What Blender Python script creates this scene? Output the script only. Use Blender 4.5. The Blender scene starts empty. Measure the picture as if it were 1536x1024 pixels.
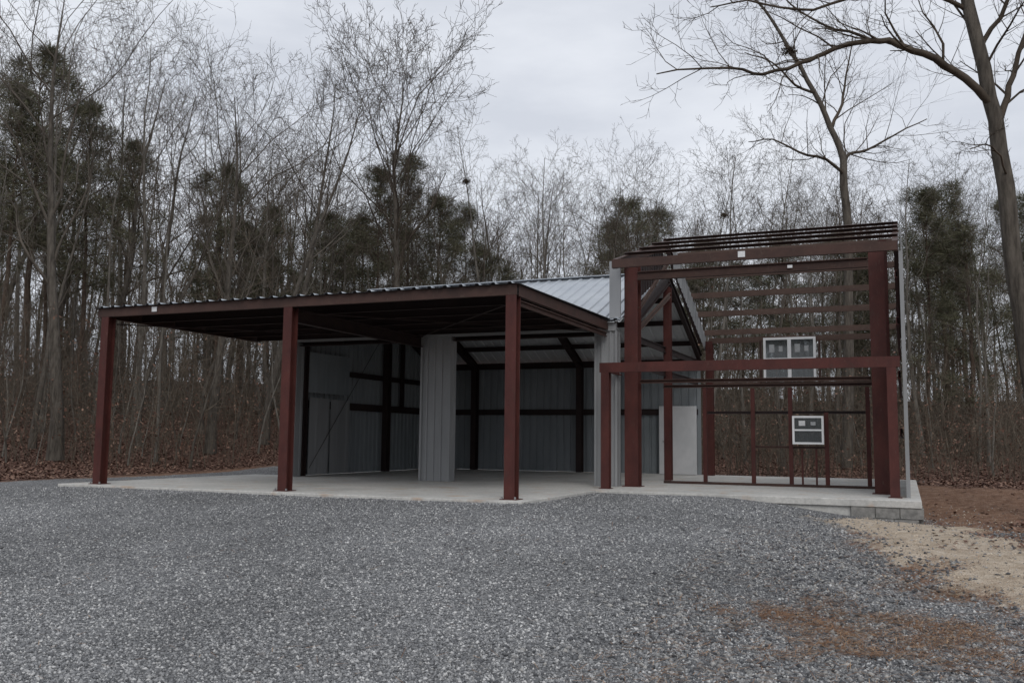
import bpy, math, random
import numpy as np
import mathutils
from mathutils import Vector
S=bpy.context.scene
COL=S.collection
C,SN=math.cos(0.4003),math.sin(0.4003)
def L2W(r,d): return (r*C-d*SN, r*SN+d*C)
# ---------------------------------------------------------------- materials
def newmat(name):
    m=bpy.data.materials.new(name); m.use_nodes=True
    nt=m.node_tree; b=nt.nodes['Principled BSDF']
    return m,nt,b
def ramp(nt,stops,interp='LINEAR'):
    r=nt.nodes.new('ShaderNodeValToRGB'); cr=r.color_ramp; cr.interpolation=interp
    while len(cr.elements)>len(stops): cr.elements.remove(cr.elements[-1])
    while len(cr.elements)<len(stops): cr.elements.new(0.5)
    for e,(p,c) in zip(cr.elements,stops):
        e.position=p; e.color=(c[0],c[1],c[2],1)
    return r
def noise(nt,scale,detail=4,rough=0.6,vec=None,stretch=None):
    n=nt.nodes.new('ShaderNodeTexNoise'); n.inputs['Scale'].default_value=scale
    n.inputs['Detail'].default_value=detail; n.inputs['Roughness'].default_value=rough
    tc=nt.nodes.new('ShaderNodeTexCoord'); src=tc.outputs['Object']
    if stretch:
        mp=nt.nodes.new('ShaderNodeMapping'); mp.inputs['Scale'].default_value=stretch
        nt.links.new(src,mp.inputs['Vector']); src=mp.outputs['Vector']
    nt.links.new(src,n.inputs['Vector'])
    return n
def simple(name,c1,c2,scale=3,rough=0.6,metal=0.0,bump=0.0,stretch=None,detail=5,lo=0.35,hi=0.65,spec=0.5,third=None):
    m,nt,b=newmat(name)
    n=noise(nt,scale,detail,0.65,stretch=stretch)
    st=[(lo,c1),(hi,c2)]
    if third: st.append((third[0],third[1]))
    r=ramp(nt,st); nt.links.new(n.outputs['Fac'],r.inputs['Fac'])
    nt.links.new(r.outputs['Color'],b.inputs['Base Color'])
    b.inputs['Roughness'].default_value=rough; b.inputs['Metallic'].default_value=metal
    b.inputs['Specular IOR Level'].default_value=spec
    if bump:
        bp=nt.nodes.new('ShaderNodeBump'); bp.inputs['Strength'].default_value=bump; bp.inputs['Distance'].default_value=0.02
        n2=noise(nt,scale*6,4,0.7,stretch=stretch)
        nt.links.new(n2.outputs['Fac'],bp.inputs['Height']); nt.links.new(bp.outputs['Normal'],b.inputs['Normal'])
    return m
def weathered(name,c1,c2,rust,dust,stretch):
    m,nt,b=newmat(name)
    n=noise(nt,3.0,6,0.7,stretch=stretch); r=ramp(nt,[(0.32,c1),(0.66,c2)]); nt.links.new(n.outputs['Fac'],r.inputs['Fac'])
    n2=noise(nt,9,7,0.8,stretch=(stretch[0],stretch[1],stretch[2]*0.6)); r2=ramp(nt,[(0.56,(0,0,0)),(0.70,(0.8,0.8,0.8))]); nt.links.new(n2.outputs['Fac'],r2.inputs['Fac'])
    x=nt.nodes.new('ShaderNodeMixRGB'); nt.links.new(r2.outputs['Color'],x.inputs[0]); nt.links.new(r.outputs['Color'],x.inputs[1]); x.inputs[2].default_value=(*rust,1)
    n3=noise(nt,22,4,0.7,stretch=(1,1,0.3)); r3=ramp(nt,[(0.60,(0,0,0)),(0.74,(0.6,0.6,0.6))]); nt.links.new(n3.outputs['Fac'],r3.inputs['Fac'])
    y=nt.nodes.new('ShaderNodeMixRGB'); nt.links.new(r3.outputs['Color'],y.inputs[0]); nt.links.new(x.outputs[0],y.inputs[1]); y.inputs[2].default_value=(*dust,1)
    nt.links.new(y.outputs[0],b.inputs['Base Color']); b.inputs['Roughness'].default_value=0.62; b.inputs['Specular IOR Level'].default_value=0.3
    return m
RED=weathered('red_primer_steel',(0.048,0.014,0.012),(0.088,0.025,0.020),(0.060,0.034,0.026),(0.105,0.060,0.050),(1,1,0.5))
BROWN=weathered('brown_primer_steel',(0.038,0.021,0.017),(0.070,0.036,0.028),(0.080,0.050,0.038),(0.11,0.08,0.065),(0.5,1,1))
TAN=weathered('dusty_brown_steel',(0.065,0.040,0.032),(0.105,0.066,0.052),(0.12,0.085,0.066),(0.15,0.12,0.10),(0.5,1,1))
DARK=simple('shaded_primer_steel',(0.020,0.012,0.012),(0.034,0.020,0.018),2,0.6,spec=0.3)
GREY=simple('grey_wall_sheet',(0.21,0.215,0.22),(0.28,0.285,0.29),1.2,0.45,stretch=(1,1,0.25),third=(0.75,(0.23,0.205,0.18)))
INNER=simple('blue_grey_sheet',(0.19,0.212,0.225),(0.27,0.292,0.308),0.8,0.5,stretch=(1,1,0.3),spec=0.3)
ROOF=simple('galvanised_roof_sheet',(0.34,0.37,0.41),(0.44,0.47,0.50),0.7,0.4,metal=0.2)
PALE=simple('pale_roof_lining',(0.50,0.52,0.54),(0.60,0.62,0.64),0.7,0.5)
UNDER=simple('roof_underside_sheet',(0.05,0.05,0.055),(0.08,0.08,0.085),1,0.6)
WHITE=simple('white_vinyl',(0.80,0.81,0.82),(0.86,0.86,0.86),3,0.4)
DOORM=simple('white_door_paint',(0.50,0.51,0.52),(0.60,0.60,0.61),1.5,0.45)
PAPER=simple('paper_label',(0.60,0.61,0.62),(0.72,0.72,0.72),20,0.7)
STK=simple('grey_window_sticker',(0.34,0.35,0.36),(0.46,0.47,0.48),20,0.7)
BOLT=simple('zinc_bolt',(0.3,0.3,0.3),(0.4,0.4,0.4),20,0.4,metal=0.7)
m,nt,b=newmat('window_glass'); b.inputs['Base Color'].default_value=(0.10,0.11,0.115,1); b.inputs['Roughness'].default_value=0.05
b.inputs['Specular IOR Level'].default_value=0.9
tr=nt.nodes.new('ShaderNodeBsdfTransparent'); tr.inputs[0].default_value=(0.75,0.78,0.78,1); ms=nt.nodes.new('ShaderNodeMixShader'); ms.inputs[0].default_value=0.55
nt.links.new(tr.outputs[0],ms.inputs[1]); nt.links.new(b.outputs[0],ms.inputs[2]); nt.links.new(ms.outputs[0],nt.nodes['Material Output'].inputs['Surface']); GLASS=m
m,nt,b=newmat('concrete')
n=noise(nt,0.9,8,0.65); r=ramp(nt,[(0.3,(0.42,0.41,0.385)),(0.5,(0.52,0.51,0.48)),(0.72,(0.62,0.605,0.565))])
nt.links.new(n.outputs['Fac'],r.inputs['Fac'])
n2=noise(nt,14,6,0.7); r2=ramp(nt,[(0.35,(0.76,0.76,0.76)),(0.6,(1,1,1))]); nt.links.new(n2.outputs['Fac'],r2.inputs['Fac'])
mx=nt.nodes.new('ShaderNodeMixRGB'); mx.blend_type='MULTIPLY'; mx.inputs[0].default_value=1
nt.links.new(r.outputs['Color'],mx.inputs[1]); nt.links.new(r2.outputs['Color'],mx.inputs[2])
n3=noise(nt,2.2,3,0.5); r3=ramp(nt,[(0.58,(0,0,0)),(0.70,(1,1,1))]); nt.links.new(n3.outputs['Fac'],r3.inputs['Fac'])
mx2=nt.nodes.new('ShaderNodeMixRGB'); mx2.inputs[2].default_value=(0.40,0.27,0.18,1)
mul=nt.nodes.new('ShaderNodeMath'); mul.operation='MULTIPLY'; mul.inputs[1].default_value=0.6
nt.links.new(r3.outputs['Color'],mul.inputs[0]); nt.links.new(mul.outputs[0],mx2.inputs[0]); nt.links.new(mx.outputs[0],mx2.inputs[1])
nt.links.new(mx2.outputs[0],b.inputs['Base Color']); b.inputs['Roughness'].default_value=0.75
bp=nt.nodes.new('ShaderNodeBump'); bp.inputs['Strength'].default_value=0.4; bp.inputs['Distance'].default_value=0.015
nt.links.new(n2.outputs['Fac'],bp.inputs['Height']); nt.links.new(bp.outputs['Normal'],b.inputs['Normal'])
CONC=m
BLOCK=simple('concrete_block',(0.17,0.165,0.155),(0.30,0.29,0.27),9,0.9,bump=0.8)
BARK=simple('grey_bark',(0.050,0.043,0.036),(0.125,0.11,0.092),3,0.9,bump=0.8,stretch=(4,4,0.7),spec=0.2)
BARK2=simple('pale_bark',(0.075,0.068,0.058),(0.18,0.165,0.143),3,0.9,bump=0.6,stretch=(4,4,0.7),spec=0.2)
TWIG=simple('twig_bark',(0.066,0.057,0.047),(0.122,0.106,0.089),2,0.9,spec=0.1)
TWIG2=simple('pale_twig_bark',(0.10,0.09,0.077),(0.18,0.165,0.143),2,0.9,spec=0.1)
TWIG3=simple('brown_twig_bark',(0.046,0.037,0.029),(0.098,0.080,0.063),2,0.9,spec=0.1)
BRUSH=simple('brush_bark',(0.075,0.060,0.046),(0.15,0.125,0.098),2,0.9,spec=0.1)
PINEB=simple('pine_bark',(0.05,0.035,0.026),(0.11,0.08,0.06),4,0.9,bump=0.8,stretch=(3,3,0.8),spec=0.2)
def island(name,stops,rough=0.8,spec=0.2,vary=None):
    m,nt,b=newmat(name); g=nt.nodes.new('ShaderNodeNewGeometry'); r=ramp(nt,stops)
    nt.links.new(g.outputs['Random Per Island'],r.inputs['Fac']); src=r.outputs['Color']
    if vary:
        n=noise(nt,vary[0],5,0.6); r2=ramp(nt,[(0.35,(vary[1],)*3),(0.65,(vary[2],)*3)]); nt.links.new(n.outputs['Fac'],r2.inputs['Fac'])
        x=nt.nodes.new('ShaderNodeMixRGB'); x.blend_type='MULTIPLY'; x.inputs[0].default_value=1
        nt.links.new(src,x.inputs[1]); nt.links.new(r2.outputs['Color'],x.inputs[2]); src=x.outputs[0]
    nt.links.new(src,b.inputs['Base Color'])
    b.inputs['Roughness'].default_value=rough; b.inputs['Specular IOR Level'].default_value=spec; return m
NEEDLE=island('pine_needles',[(0,(0.062,0.064,0.038)),(0.5,(0.105,0.104,0.064)),(1,(0.165,0.152,0.10))])
LEAF=island('dry_leaves',[(0,(0.080,0.042,0.031)),(0.5,(0.150,0.082,0.060)),(1,(0.26,0.17,0.125))])
STONE=island('crushed_stone',[(0,(0.095,0.097,0.102)),(0.45,(0.22,0.223,0.228)),(0.8,(0.34,0.341,0.34)),(1,(0.60,0.595,0.58))],0.8,0.3,vary=(0.33,0.76,1.12))
STONED=island('dark_coarse_stone',[(0,(0.045,0.046,0.05)),(0.6,(0.13,0.132,0.137)),(1,(0.36,0.35,0.33))],0.8,0.3)
STRAW=island('pine_straw',[(0,(0.13,0.068,0.036)),(0.6,(0.25,0.14,0.078)),(1,(0.37,0.25,0.15))])
SANDC=island('sand_crumbs',[(0,(0.33,0.26,0.19)),(0.5,(0.46,0.38,0.29)),(1,(0.60,0.52,0.42))])
LEAFD=island('nest_leaves',[(0,(0.03,0.022,0.016)),(1,(0.09,0.065,0.045))])
# ---------------------------------------------------------------- mesh helpers
class B:
    def __init__(s): s.v=[]; s.f=[]
    def box(s,x0,x1,y0,y1,z0,z1):
        i=len(s.v)
        s.v+=[(x0,y0,z0),(x1,y0,z0),(x1,y1,z0),(x0,y1,z0),(x0,y0,z1),(x1,y0,z1),(x1,y1,z1),(x0,y1,z1)]
        s.f+=[tuple(i+k for k in q) for q in ((0,3,2,1),(4,5,6,7),(0,1,5,4),(1,2,6,5),(2,3,7,6),(3,0,4,7))]
        return s
    def beam(s,A,Bp,w,h,kind='box',up=(0,0,1),t=0.018):
        A=Vector(A);Bp=Vector(Bp);T=(Bp-A).normalized();u=Vector(up)
        sd=T.cross(u).normalized(); u=sd.cross(T).normalized()
        if kind=='box': R=[(-w/2,w/2,-h/2,h/2)]
        elif kind=='I': R=[(-t/2,t/2,-h/2+t,h/2-t),(-w/2,w/2,-h/2,-h/2+t),(-w/2,w/2,h/2-t,h/2)]
        elif kind=='C': R=[(-w/2,-w/2+t,-h/2+t,h/2-t),(-w/2,w/2,-h/2,-h/2+t),(-w/2,w/2,h/2-t,h/2)]
        elif kind=='D': R=[(w/2-t,w/2,-h/2+t,h/2-t),(-w/2,w/2,-h/2,-h/2+t),(-w/2,w/2,h/2-t,h/2)]
        for a,b_,c,d in R:
            i=len(s.v)
            for P in (A,Bp):
                for (p,q) in ((a,c),(b_,c),(b_,d),(a,d)):
                    s.v.append(tuple(P+sd*p+u*q))
            s.f+=[tuple(i+k for k in q) for q in ((0,1,2,3),(7,6,5,4),(0,4,5,1),(1,5,6,2),(2,6,7,3),(3,7,4,0))]
        return s
    def rod(s,A,Bp,r=0.01):
        return s.beam(A,Bp,2*r,2*r,'box',up=(0.3,0.5,0.8))
    def sheet(s,fn,L,lo,hi,nrm,pitch=0.23,rib=0.022,breaks=()):
        us=[]
        k=0
        while k*pitch<L:
            a=k*pitch
            for o,h in ((0,0),(pitch*0.62,0),(pitch*0.70,1),(pitch*0.88,1),(pitch*0.96,0)):
                if a+o<L: us.append((a+o,h))
            k+=1
        us.append((L,0))
        for bk in breaks: us.append((bk,0))
        us.sort(); nrm=Vector(nrm); i=len(s.v)
        for u,h in us:
            for v in (lo(u),hi(u)):
                s.v.append(tuple(Vector(fn(u,v))+nrm*(rib*h)))
        for k in range(len(us)-1):
            a=i+2*k; s.f.append((a,a+2,a+3,a+1))
        return s
def raw(name,v,f,mat,parent=None,smooth=False):
    me=bpy.data.meshes.new(name); me.from_pydata(v,[],f); me.materials.append(mat)
    if smooth: me.polygons.foreach_set('use_smooth',[True]*len(me.polygons))
    me.update(); o=bpy.data.objects.new(name,me); COL.objects.link(o)
    if parent: o.parent=parent
    return o
def npmesh(name,V,F,mat,smooth=False):
    me=bpy.data.meshes.new(name); n=len(F); k=F.shape[1]
    me.vertices.add(len(V)); me.vertices.foreach_set('co',np.ascontiguousarray(V,dtype=np.float32).ravel())
    me.loops.add(n*k); me.loops.foreach_set('vertex_index',np.ascontiguousarray(F,dtype=np.int32).ravel())
    me.polygons.add(n); me.polygons.foreach_set('loop_start',np.arange(0,n*k,k,dtype=np.int32))
    if smooth: me.polygons.foreach_set('use_smooth',np.ones(n,dtype=bool))
    me.update(calc_edges=True); me.materials.append(mat); return me
def obj(name,me,parent=None):
    o=bpy.data.objects.new(name,me); COL.objects.link(o)
    if parent: o.parent=parent
    return o
def empty(name,loc,label,cat,group=None):
    e=bpy.data.objects.new(name,None); COL.objects.link(e); e.empty_display_size=0.3
    e.location=loc; e['label']=label; e['category']=cat
    if group: e['group']=group
    return e
class Thing:
    def __init__(s,name,loc,label,cat):
        s.e=empty(name,loc,label,cat); s.o=Vector(loc)
    def part(s,name,b,mat,parent=None,label=None):
        o=raw(name,b.v,b.f,mat)
        o.data.transform(mathutils.Matrix.Translation(-s.o))
        o.parent=parent or s.e
        if label: o['label']=label
        return o
# ---------------------------------------------------------------- slab
sT=Thing('concrete_slab',(-8,21,-0.5),'pale grey concrete slab under the carport and buildings','slab')
def prism(b,poly,z0,z1):
    i=len(b.v);n=len(poly)
    b.v+=[(x,y,z0) for x,y in poly]+[(x,y,z1) for x,y in poly]
    b.f.append(tuple(i+n+k for k in range(n))); b.f.append(tuple(i+n-1-k for k in range(n)))
    for k in range(n): b.f.append((i+k,i+(k+1)%n,i+n+(k+1)%n,i+n+k))
bb=B(); prism(bb,[(-15.95,14.02),(-5.72,14.0),(-5.72,17.92),(0.22,17.78),(0.22,27.9),(-14.75,27.9),(-14.75,20.3),(-15.95,20.3)],-0.13,0.0)
slab=sT.part('floor_slab',bb,CONC)
md=slab.modifiers.new('bev','BEVEL'); md.width=0.012; md.segments=2
bb=B(); prism(bb,[(-15.90,14.06),(-5.76,14.04),(-5.76,17.97),(-0.95,17.86),(-0.95,27.8),(-15.90,27.8)],-0.6,-0.135)
sT.part('footing',bb,CONC)
bb=B()
for k in range(3):
    for r_ in range(2):
        x0=-0.94+k*0.405-(0.1 if r_ else 0)
        bb.box(x0,min(x0+0.395,0.25),17.80+0.012*((k+r_)%2),18.0,-0.135-0.19*(r_+1)+0.008,-0.137-0.19*r_)
for k in range(20):
    for r_ in range(2): bb.box(0.06,0.235+0.01*((k+r_)%2),18.01+k*0.405,18.40+k*0.405,-0.135-0.19*(r_+1)+0.008,-0.137-0.19*r_)
sT.part('block_course',bb,BLOCK)
# ---------------------------------------------------------------- carport
cp=Thing('carport',(-10.6,16.8,0),'open carport with red steel posts and flat metal roof','carport')
for X in (-15.19,-10.62,-6.07):
    b_=B().beam((X,14.38,0.012),(X,14.38,3.418),0.19,0.2,'I',up=(0,1,0),t=0.02)
    c=cp.part('column',b_,RED)
    cp.part('base_plate',B().box(X-0.15,X+0.15,14.23,14.53,0.0,0.012),RED,parent=c)
    for a,bq in ((-0.12,-0.12),(0.12,-0.12)):
        cp.part('anchor_bolt',B().box(X+a-0.012,X+a+0.012,14.38+bq-0.012,14.38+bq+0.012,0.012,0.05),BOLT,parent=c)
cp.part('front_beam',B().beam((-15.38,14.32,3.51),(-5.96,14.32,3.51),0.08,0.18,'D',t=0.006),BROWN)
for X in (-15.28,-6.0):
    b_=B().beam((X,14.37,3.50),(X,19.5,3.50),0.08,0.19,'C' if X<-10 else 'D',t=0.006)
    b_.beam((X,14.5,3.30),(X,19.5,3.30),0.05,0.10,'C') if X>-10 else None
    cp.part('side_beam',b_,BROWN)
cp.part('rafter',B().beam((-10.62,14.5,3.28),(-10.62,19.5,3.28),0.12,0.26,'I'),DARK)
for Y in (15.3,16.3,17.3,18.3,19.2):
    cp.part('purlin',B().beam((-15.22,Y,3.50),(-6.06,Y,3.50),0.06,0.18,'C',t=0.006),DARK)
b_=B().sheet(lambda u,v:(-15.46+u,v,3.604+(v-14.2)*0.008),9.56,lambda u:14.2,lambda u:19.5,(0,0,1),0.305,0.032)
o=cp.part('roof',b_,ROOF)
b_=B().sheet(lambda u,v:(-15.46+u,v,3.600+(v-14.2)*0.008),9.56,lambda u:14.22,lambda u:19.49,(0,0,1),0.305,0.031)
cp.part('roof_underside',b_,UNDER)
cp.part('paper_tag',B().box(-13.93,-13.80,14.262,14.268,3.47,3.57),PAPER)
b_=B()
b_.rod((-15.19,14.6,3.3),(-10.7,19.3,3.36)); b_.rod((-10.7,14.6,3.36),(-6.2,19.3,3.36)); b_.rod((-6.1,14.6,3.36),(-10.6,19.3,3.36))
cp.part('brace_rod',b_,DARK)
# ---------------------------------------------------------------- main garage
g=Thing('metal_garage',(-10,23.5,0),'grey sheet metal garage with two open bays and pitched roof','garage')
YF,YB,XL,XR=19.56,27.6,-14.42,-5.55
RZ=5.28; RY=23.5
def rz(y):
    return 3.62+(y-19.5)*(RZ-3.62)/4.0 if y<RY else RZ-(y-RY)*(RZ-3.50)/4.15
def pier(x0,x1,mat=GREY,z1=3.38):
    b=B().sheet(lambda u,v:(x0+u,YF-0.0,v),x1-x0,lambda u:0.003,lambda u:z1,(0,-1,0),0.19,0.034)
    b.sheet(lambda u,v:(x1,YF+u,v),0.30,lambda u:0.003,lambda u:z1,(1,0,0),0.3,0.012)
    b.sheet(lambda u,v:(x0,YF+u,v),0.30,lambda u:0.003,lambda u:z1,(-1,0,0),0.3,0.012)
    b.box(x0-0.02,x0+0.03,YF-0.048,YF-0.040,0.003,z1); b.box(x1-0.03,x1+0.02,YF-0.048,YF-0.040,0.003,z1)
    return b
g.part('pier',pier(-10.60,-9.84),GREY); g.part('pier',pier(-14.45,-14.2),GREY); g.part('pier',pier(-6.26,-5.78),GREY)
g.part('header',B().box(-14.45,-5.78,YF-0.055,YF+0.03,3.385,3.60),GREY)
for X0,X1 in ((-14.18,-10.62),(-9.82,-6.28)):
    g.part('header_beam',B().beam((X0,YF+0.14,3.38),(X1,YF+0.14,3.38),0.16,0.17,'C'),DARK)
b_=B().sheet(lambda u,v:(XL,YF+u,v),YB-YF,lambda u:0.01,lambda u:rz(YF+u)-0.06,(-1,0,0),0.23,0.034,breaks=(RY-YF,))
g.part('wall',b_,INNER,label='ribbed blue grey side wall')
b_=B().sheet(lambda u,v:(XL+u,YB,v),XR-XL-0.02,lambda u:0.01,lambda u:3.42,(0,1,0),0.23,0.034)
g.part('wall',b_,INNER,label='ribbed blue grey rear wall')
b_=B().sheet(lambda u,v:(XL+0.24,20.12+u,v),0.92,lambda u:0.03,lambda u:2.02,(1,0,0),0.46,0.006)
g.part('wall_liner',b_,GREY)
b_=B().sheet(lambda u,v:(XL+0.26,21.06+u,v),0.92,lambda u:0.03,lambda u:2.0,(1,0,0),0.46,0.006)
g.part('wall_liner',b_,GREY)
b_=B().sheet(lambda u,v:(XL+0.20,20.12+u,v),1.9,lambda u:2.14,lambda u:3.2,(1,0,0),0.46,0.006)
g.part('wall_liner',b_,INNER)
for (p,q,w,h,up) in (((XL+0.13,20.0,0),(XL+0.13,20.0,3.6),0.16,0.2,(0,1,0)),((XL+0.13,RY+0.7,0),(XL+0.13,RY+0.7,4.8),0.16,0.24,(0,1,0)),((XL+0.13,RY+1.6,1.9),(XL+0.13,RY+1.6,4.3),0.1,0.12,(0,1,0)),
     ((-12.9,YB-0.17,0),(-12.9,YB-0.17,3.3),0.18,0.22,(0,1,0)),((-9.3,YB-0.17,0),(-9.3,YB-0.17,3.3),0.18,0.22,(0,1,0))):
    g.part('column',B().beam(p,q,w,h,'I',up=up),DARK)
for X in (-12.9,-9.3,XL+0.12):
    b_=B().beam((X,YB-0.1,3.28),(X,RY,RZ-0.30),0.14,0.24,'I').beam((X,RY,RZ-0.30),(X,YF+0.1,3.42),0.14,0.24,'I')
    g.part('rafter',b_,DARK)
for z in (1.85,2.75):
    g.part('girt',B().beam((XL+0.06,YF+0.4,z),(XL+0.06,YB-0.1,z),0.05,0.15 if z!=1.85 else 0.2,'C'),DARK)
g.part('girt',B().beam((XL+0.1,YB-0.06,1.85),(XR-0.1,YB-0.06,1.85),0.05,0.18,'C'),DARK)
g.part('girt',B().beam((XL+0.1,YB-0.06,3.33),(XR-0.1,YB-0.06,3.33),0.06,0.2,'C'),DARK)
for Y in (20.6,21.7,22.7,24.4,25.5,26.6):
    g.part('purlin',B().beam((XL+0.03,Y,rz(Y)-0.15),(XR-0.03,Y,rz(Y)-0.15),0.05,0.14,'C'),DARK)
def roofsheet(b,x0,L,dz):
    b.sheet(lambda u,v:(x0+u,v,rz(v)+dz),L,lambda u:19.42,lambda u:RY,(0,0,1),0.305,0.03)
    b.sheet(lambda u,v:(x0+u,v,rz(v)+dz),L,lambda u:RY,lambda u:27.75,(0,0,1),0.305,0.03)
b_=B(); roofsheet(b_,-14.55,8.88,0.03); g.part('roof',b_,ROOF)
b_=B(); roofsheet(b_,-14.53,8.86,-0.03); g.part('roof_underside',b_,PALE)
g.part('ridge_cap',B().beam((-14.56,RY,RZ+0.06),(-5.66,RY,RZ+0.06),0.3,0.02,'box'),ROOF)
g.part('brace_rod',B().rod((XL+0.3,20.1,0.2),(XL+0.3,24.0,4.4),0.006),DARK)
d=g.part('door',B().box(-6.78,-5.66,27.36,27.41,0.02,2.02),DOORM,label='plain white door leaf')
g.part('handle',B().box(-6.66,-6.60,27.32,27.36,0.95,1.0),BOLT,parent=d)
g.part('column',B().beam((-5.56,RY-0.1,0),(-5.56,RY-0.1,RZ-0.35),0.18,0.2,'I',up=(0,1,0)),RED)
b_=B().beam((-5.56,19.9,3.55),(-5.56,RY,RZ-0.12),0.12,0.22,'I').beam((-5.56,RY,RZ-0.12),(-5.56,27.5,3.42),0.12,0.22,'I'); g.part('rafter',b_,DARK)
g.part('brace',B().beam((-5.44,19.95,3.4),(-5.44,23.2,4.7),0.05,0.12,'C'),TAN)
for z in (2.7,3.3): g.part('girt',B().beam((-5.6,20.0,z),(-5.6,27.4,z),0.05,0.15,'C'),DARK)
# ---------------------------------------------------------------- tall frame
t=Thing('steel_building_frame',(-2.9,23,0),'unfinished two storey red steel building frame on a slab','building frame')
EY,EZ,KY,KZ,BY,BZ=18.62,4.80,23.3,6.16,27.6,4.08
def tz(y): return EZ+(y-EY)*(KZ-EZ)/(KY-EY) if y<KY else KZ-(y-KY)*(KZ-BZ)/(BY-KY)
XA,XB=-5.50,-0.44
for X in (XA,XB):
    c=t.part('column',B().beam((X,19.86,0.015),(X,19.86,tz(19.86)-0.24),0.30,0.30,'I',up=(0,1,0)),RED)
    t.part('base_plate',B().box(X-0.2,X+0.2,19.66,20.06,0,0.015),RED,parent=c)
for X,w in ((-5.27,0.2),(-0.62,0.2)):
    t.part('column',B().beam((X,27.45,0),(X,27.45,3.92),w,0.2,'I',up=(0,1,0)),RED)
t.part('column',B().beam((-0.36,22.6,0),(-0.36,22.6,5.6),0.18,0.24,'I',up=(0,1,0)),RED)
for X in (-5.74,-0.21):
    c=t.part('porch_post',B().beam((X,18.63,0.012),(X,18.63,2.398),0.17,0.17,'I',up=(0,1,0)),RED)
    t.part('base_plate',B().box(X-0.12,X+0.12,18.51,18.75,0,0.012),RED,parent=c)
    t.part('porch_side_beam',B().beam((X,18.72,2.5),(X,19.7,2.5),0.08,0.18,'C'),RED)
t.part('porch_beam',B().beam((-5.86,18.6,2.50),(-0.06,18.6,2.50),0.10,0.20,'D',t=0.01),RED)
t.part('eave_beam',B().beam((-5.60,EY,EZ-0.11),(-0.04,EY,EZ-0.11),0.08,0.18,'D',t=0.008),BROWN)
t.part('header_beam',B().beam((XA+0.16,19.72,4.60),(XB-0.16,19.72,4.60),0.12,0.19,'I'),BROWN)
t.part('header_beam',B().beam((XA+0.16,19.86,2.28),(XB-0.16,19.86,2.28),0.06,0.08,'C'),BROWN)
for X in (-5.56,-0.08):
    b_=B().beam((X,EY+0.05,tz(EY+0.05)-0.12),(X,KY,KZ-0.12),0.10,0.20,'I').beam((X,KY,KZ-0.12),(X,BY,BZ-0.12),0.10,0.20,'I')
    t.part('rafter',b_,BROWN)
for Y in (19.6,20.8,22.0,23.2):
    t.part('purlin',B().beam((XA-0.12,Y,tz(Y)+0.005),(-0.02,Y,tz(Y)+0.005),0.10,0.065,'C',t=0.006,up=(0,-0.29,1)),BROWN)
for Y in (24.0,24.85,25.7,26.55,27.45):
    t.part('purlin',B().beam((XA-0.1,Y,tz(Y)+0.03),(-0.05,Y,tz(Y)+0.03),0.05,0.16,'D',t=0.006),TAN)
b_=B().sheet(lambda u,v:(-5.40,KY+0.1+u,v),4.2,lambda u:rz(KY+0.1+u)+0.06,lambda u:tz(KY+0.1+u)-0.04,(1,0,0),0.23,0.02)
t.part('gable_sheet',b_,GREY)
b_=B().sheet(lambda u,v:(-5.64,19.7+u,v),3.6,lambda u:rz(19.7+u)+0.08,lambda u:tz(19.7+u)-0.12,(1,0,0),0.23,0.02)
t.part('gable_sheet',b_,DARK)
t.part('brace',B().beam((-5.40,20.0,3.9),(-5.40,22.9,5.5),0.04,0.10,'C'),TAN)
t.part('corner_trim',B().box(-5.93,-5.68,19.50,19.55,3.66,4.93),GREY)
b_=B().sheet(lambda u,v:(0.02,18.76+u,v),8.85,lambda u:0.01,lambda u:tz(18.76+u)-0.16,(1,0,0),0.23,0.02,breaks=(KY-18.76,)); t.part('side_wall',b_,GREY)
t.part('corner_trim',B().box(-0.02,0.05,18.70,18.74,0.0,4.60),GREY)
for z in (1.2,2.28,3.3,4.2): t.part('girt',B().beam((-0.08,18.9,z),(-0.08,27.4,z),0.05,0.15,'C'),RED)
t.part('girt',B().beam((-5.2,27.5,2.66),(-0.6,27.5,2.66),0.05,0.09,'D',t=0.006),TAN)
t.part('girt',B().beam((-5.3,27.5,3.94),(-0.6,27.5,3.94),0.05,0.16,'D',t=0.006),TAN)
for X in (-3.80,-2.18): t.part('window_jamb',B().beam((X,27.5,2.6),(X,27.5,3.9),0.06,0.08,'C',up=(0,1,0)),BROWN)
for X,h in ((-4.32,2.25),(-3.22,2.22),(-2.39,2.22),(-1.62,1.66),(-0.75,2.22)):
    t.part('stud',B().beam((X,21.85,0.06),(X,21.85,h),0.09,0.06,'C',up=(0,1,0)),RED)
for X in (-2.15,-1.85): t.part('stud',B().beam((X,21.85,0.06),(X,21.85,0.85),0.04,0.04,'C',up=(0,1,0)),RED)
t.part('base_track',B().beam((-5.3,21.85,0.03),(-0.6,21.85,0.03),0.10,0.055,'box'),BROWN)
t.part('top_track',B().beam((-5.3,21.85,2.28),(-0.6,21.85,2.28),0.08,0.07,'C'),BROWN)
t.part('stud_brace',B().beam((-4.3,21.90,1.66),(-0.8,21.90,1.66),0.05,0.065,'C'),DARK)
t.part('stud_brace',B().beam((-3.2,21.90,0.88),(-1.6,21.90,0.88),0.04,0.05,'C'),BROWN)
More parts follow.
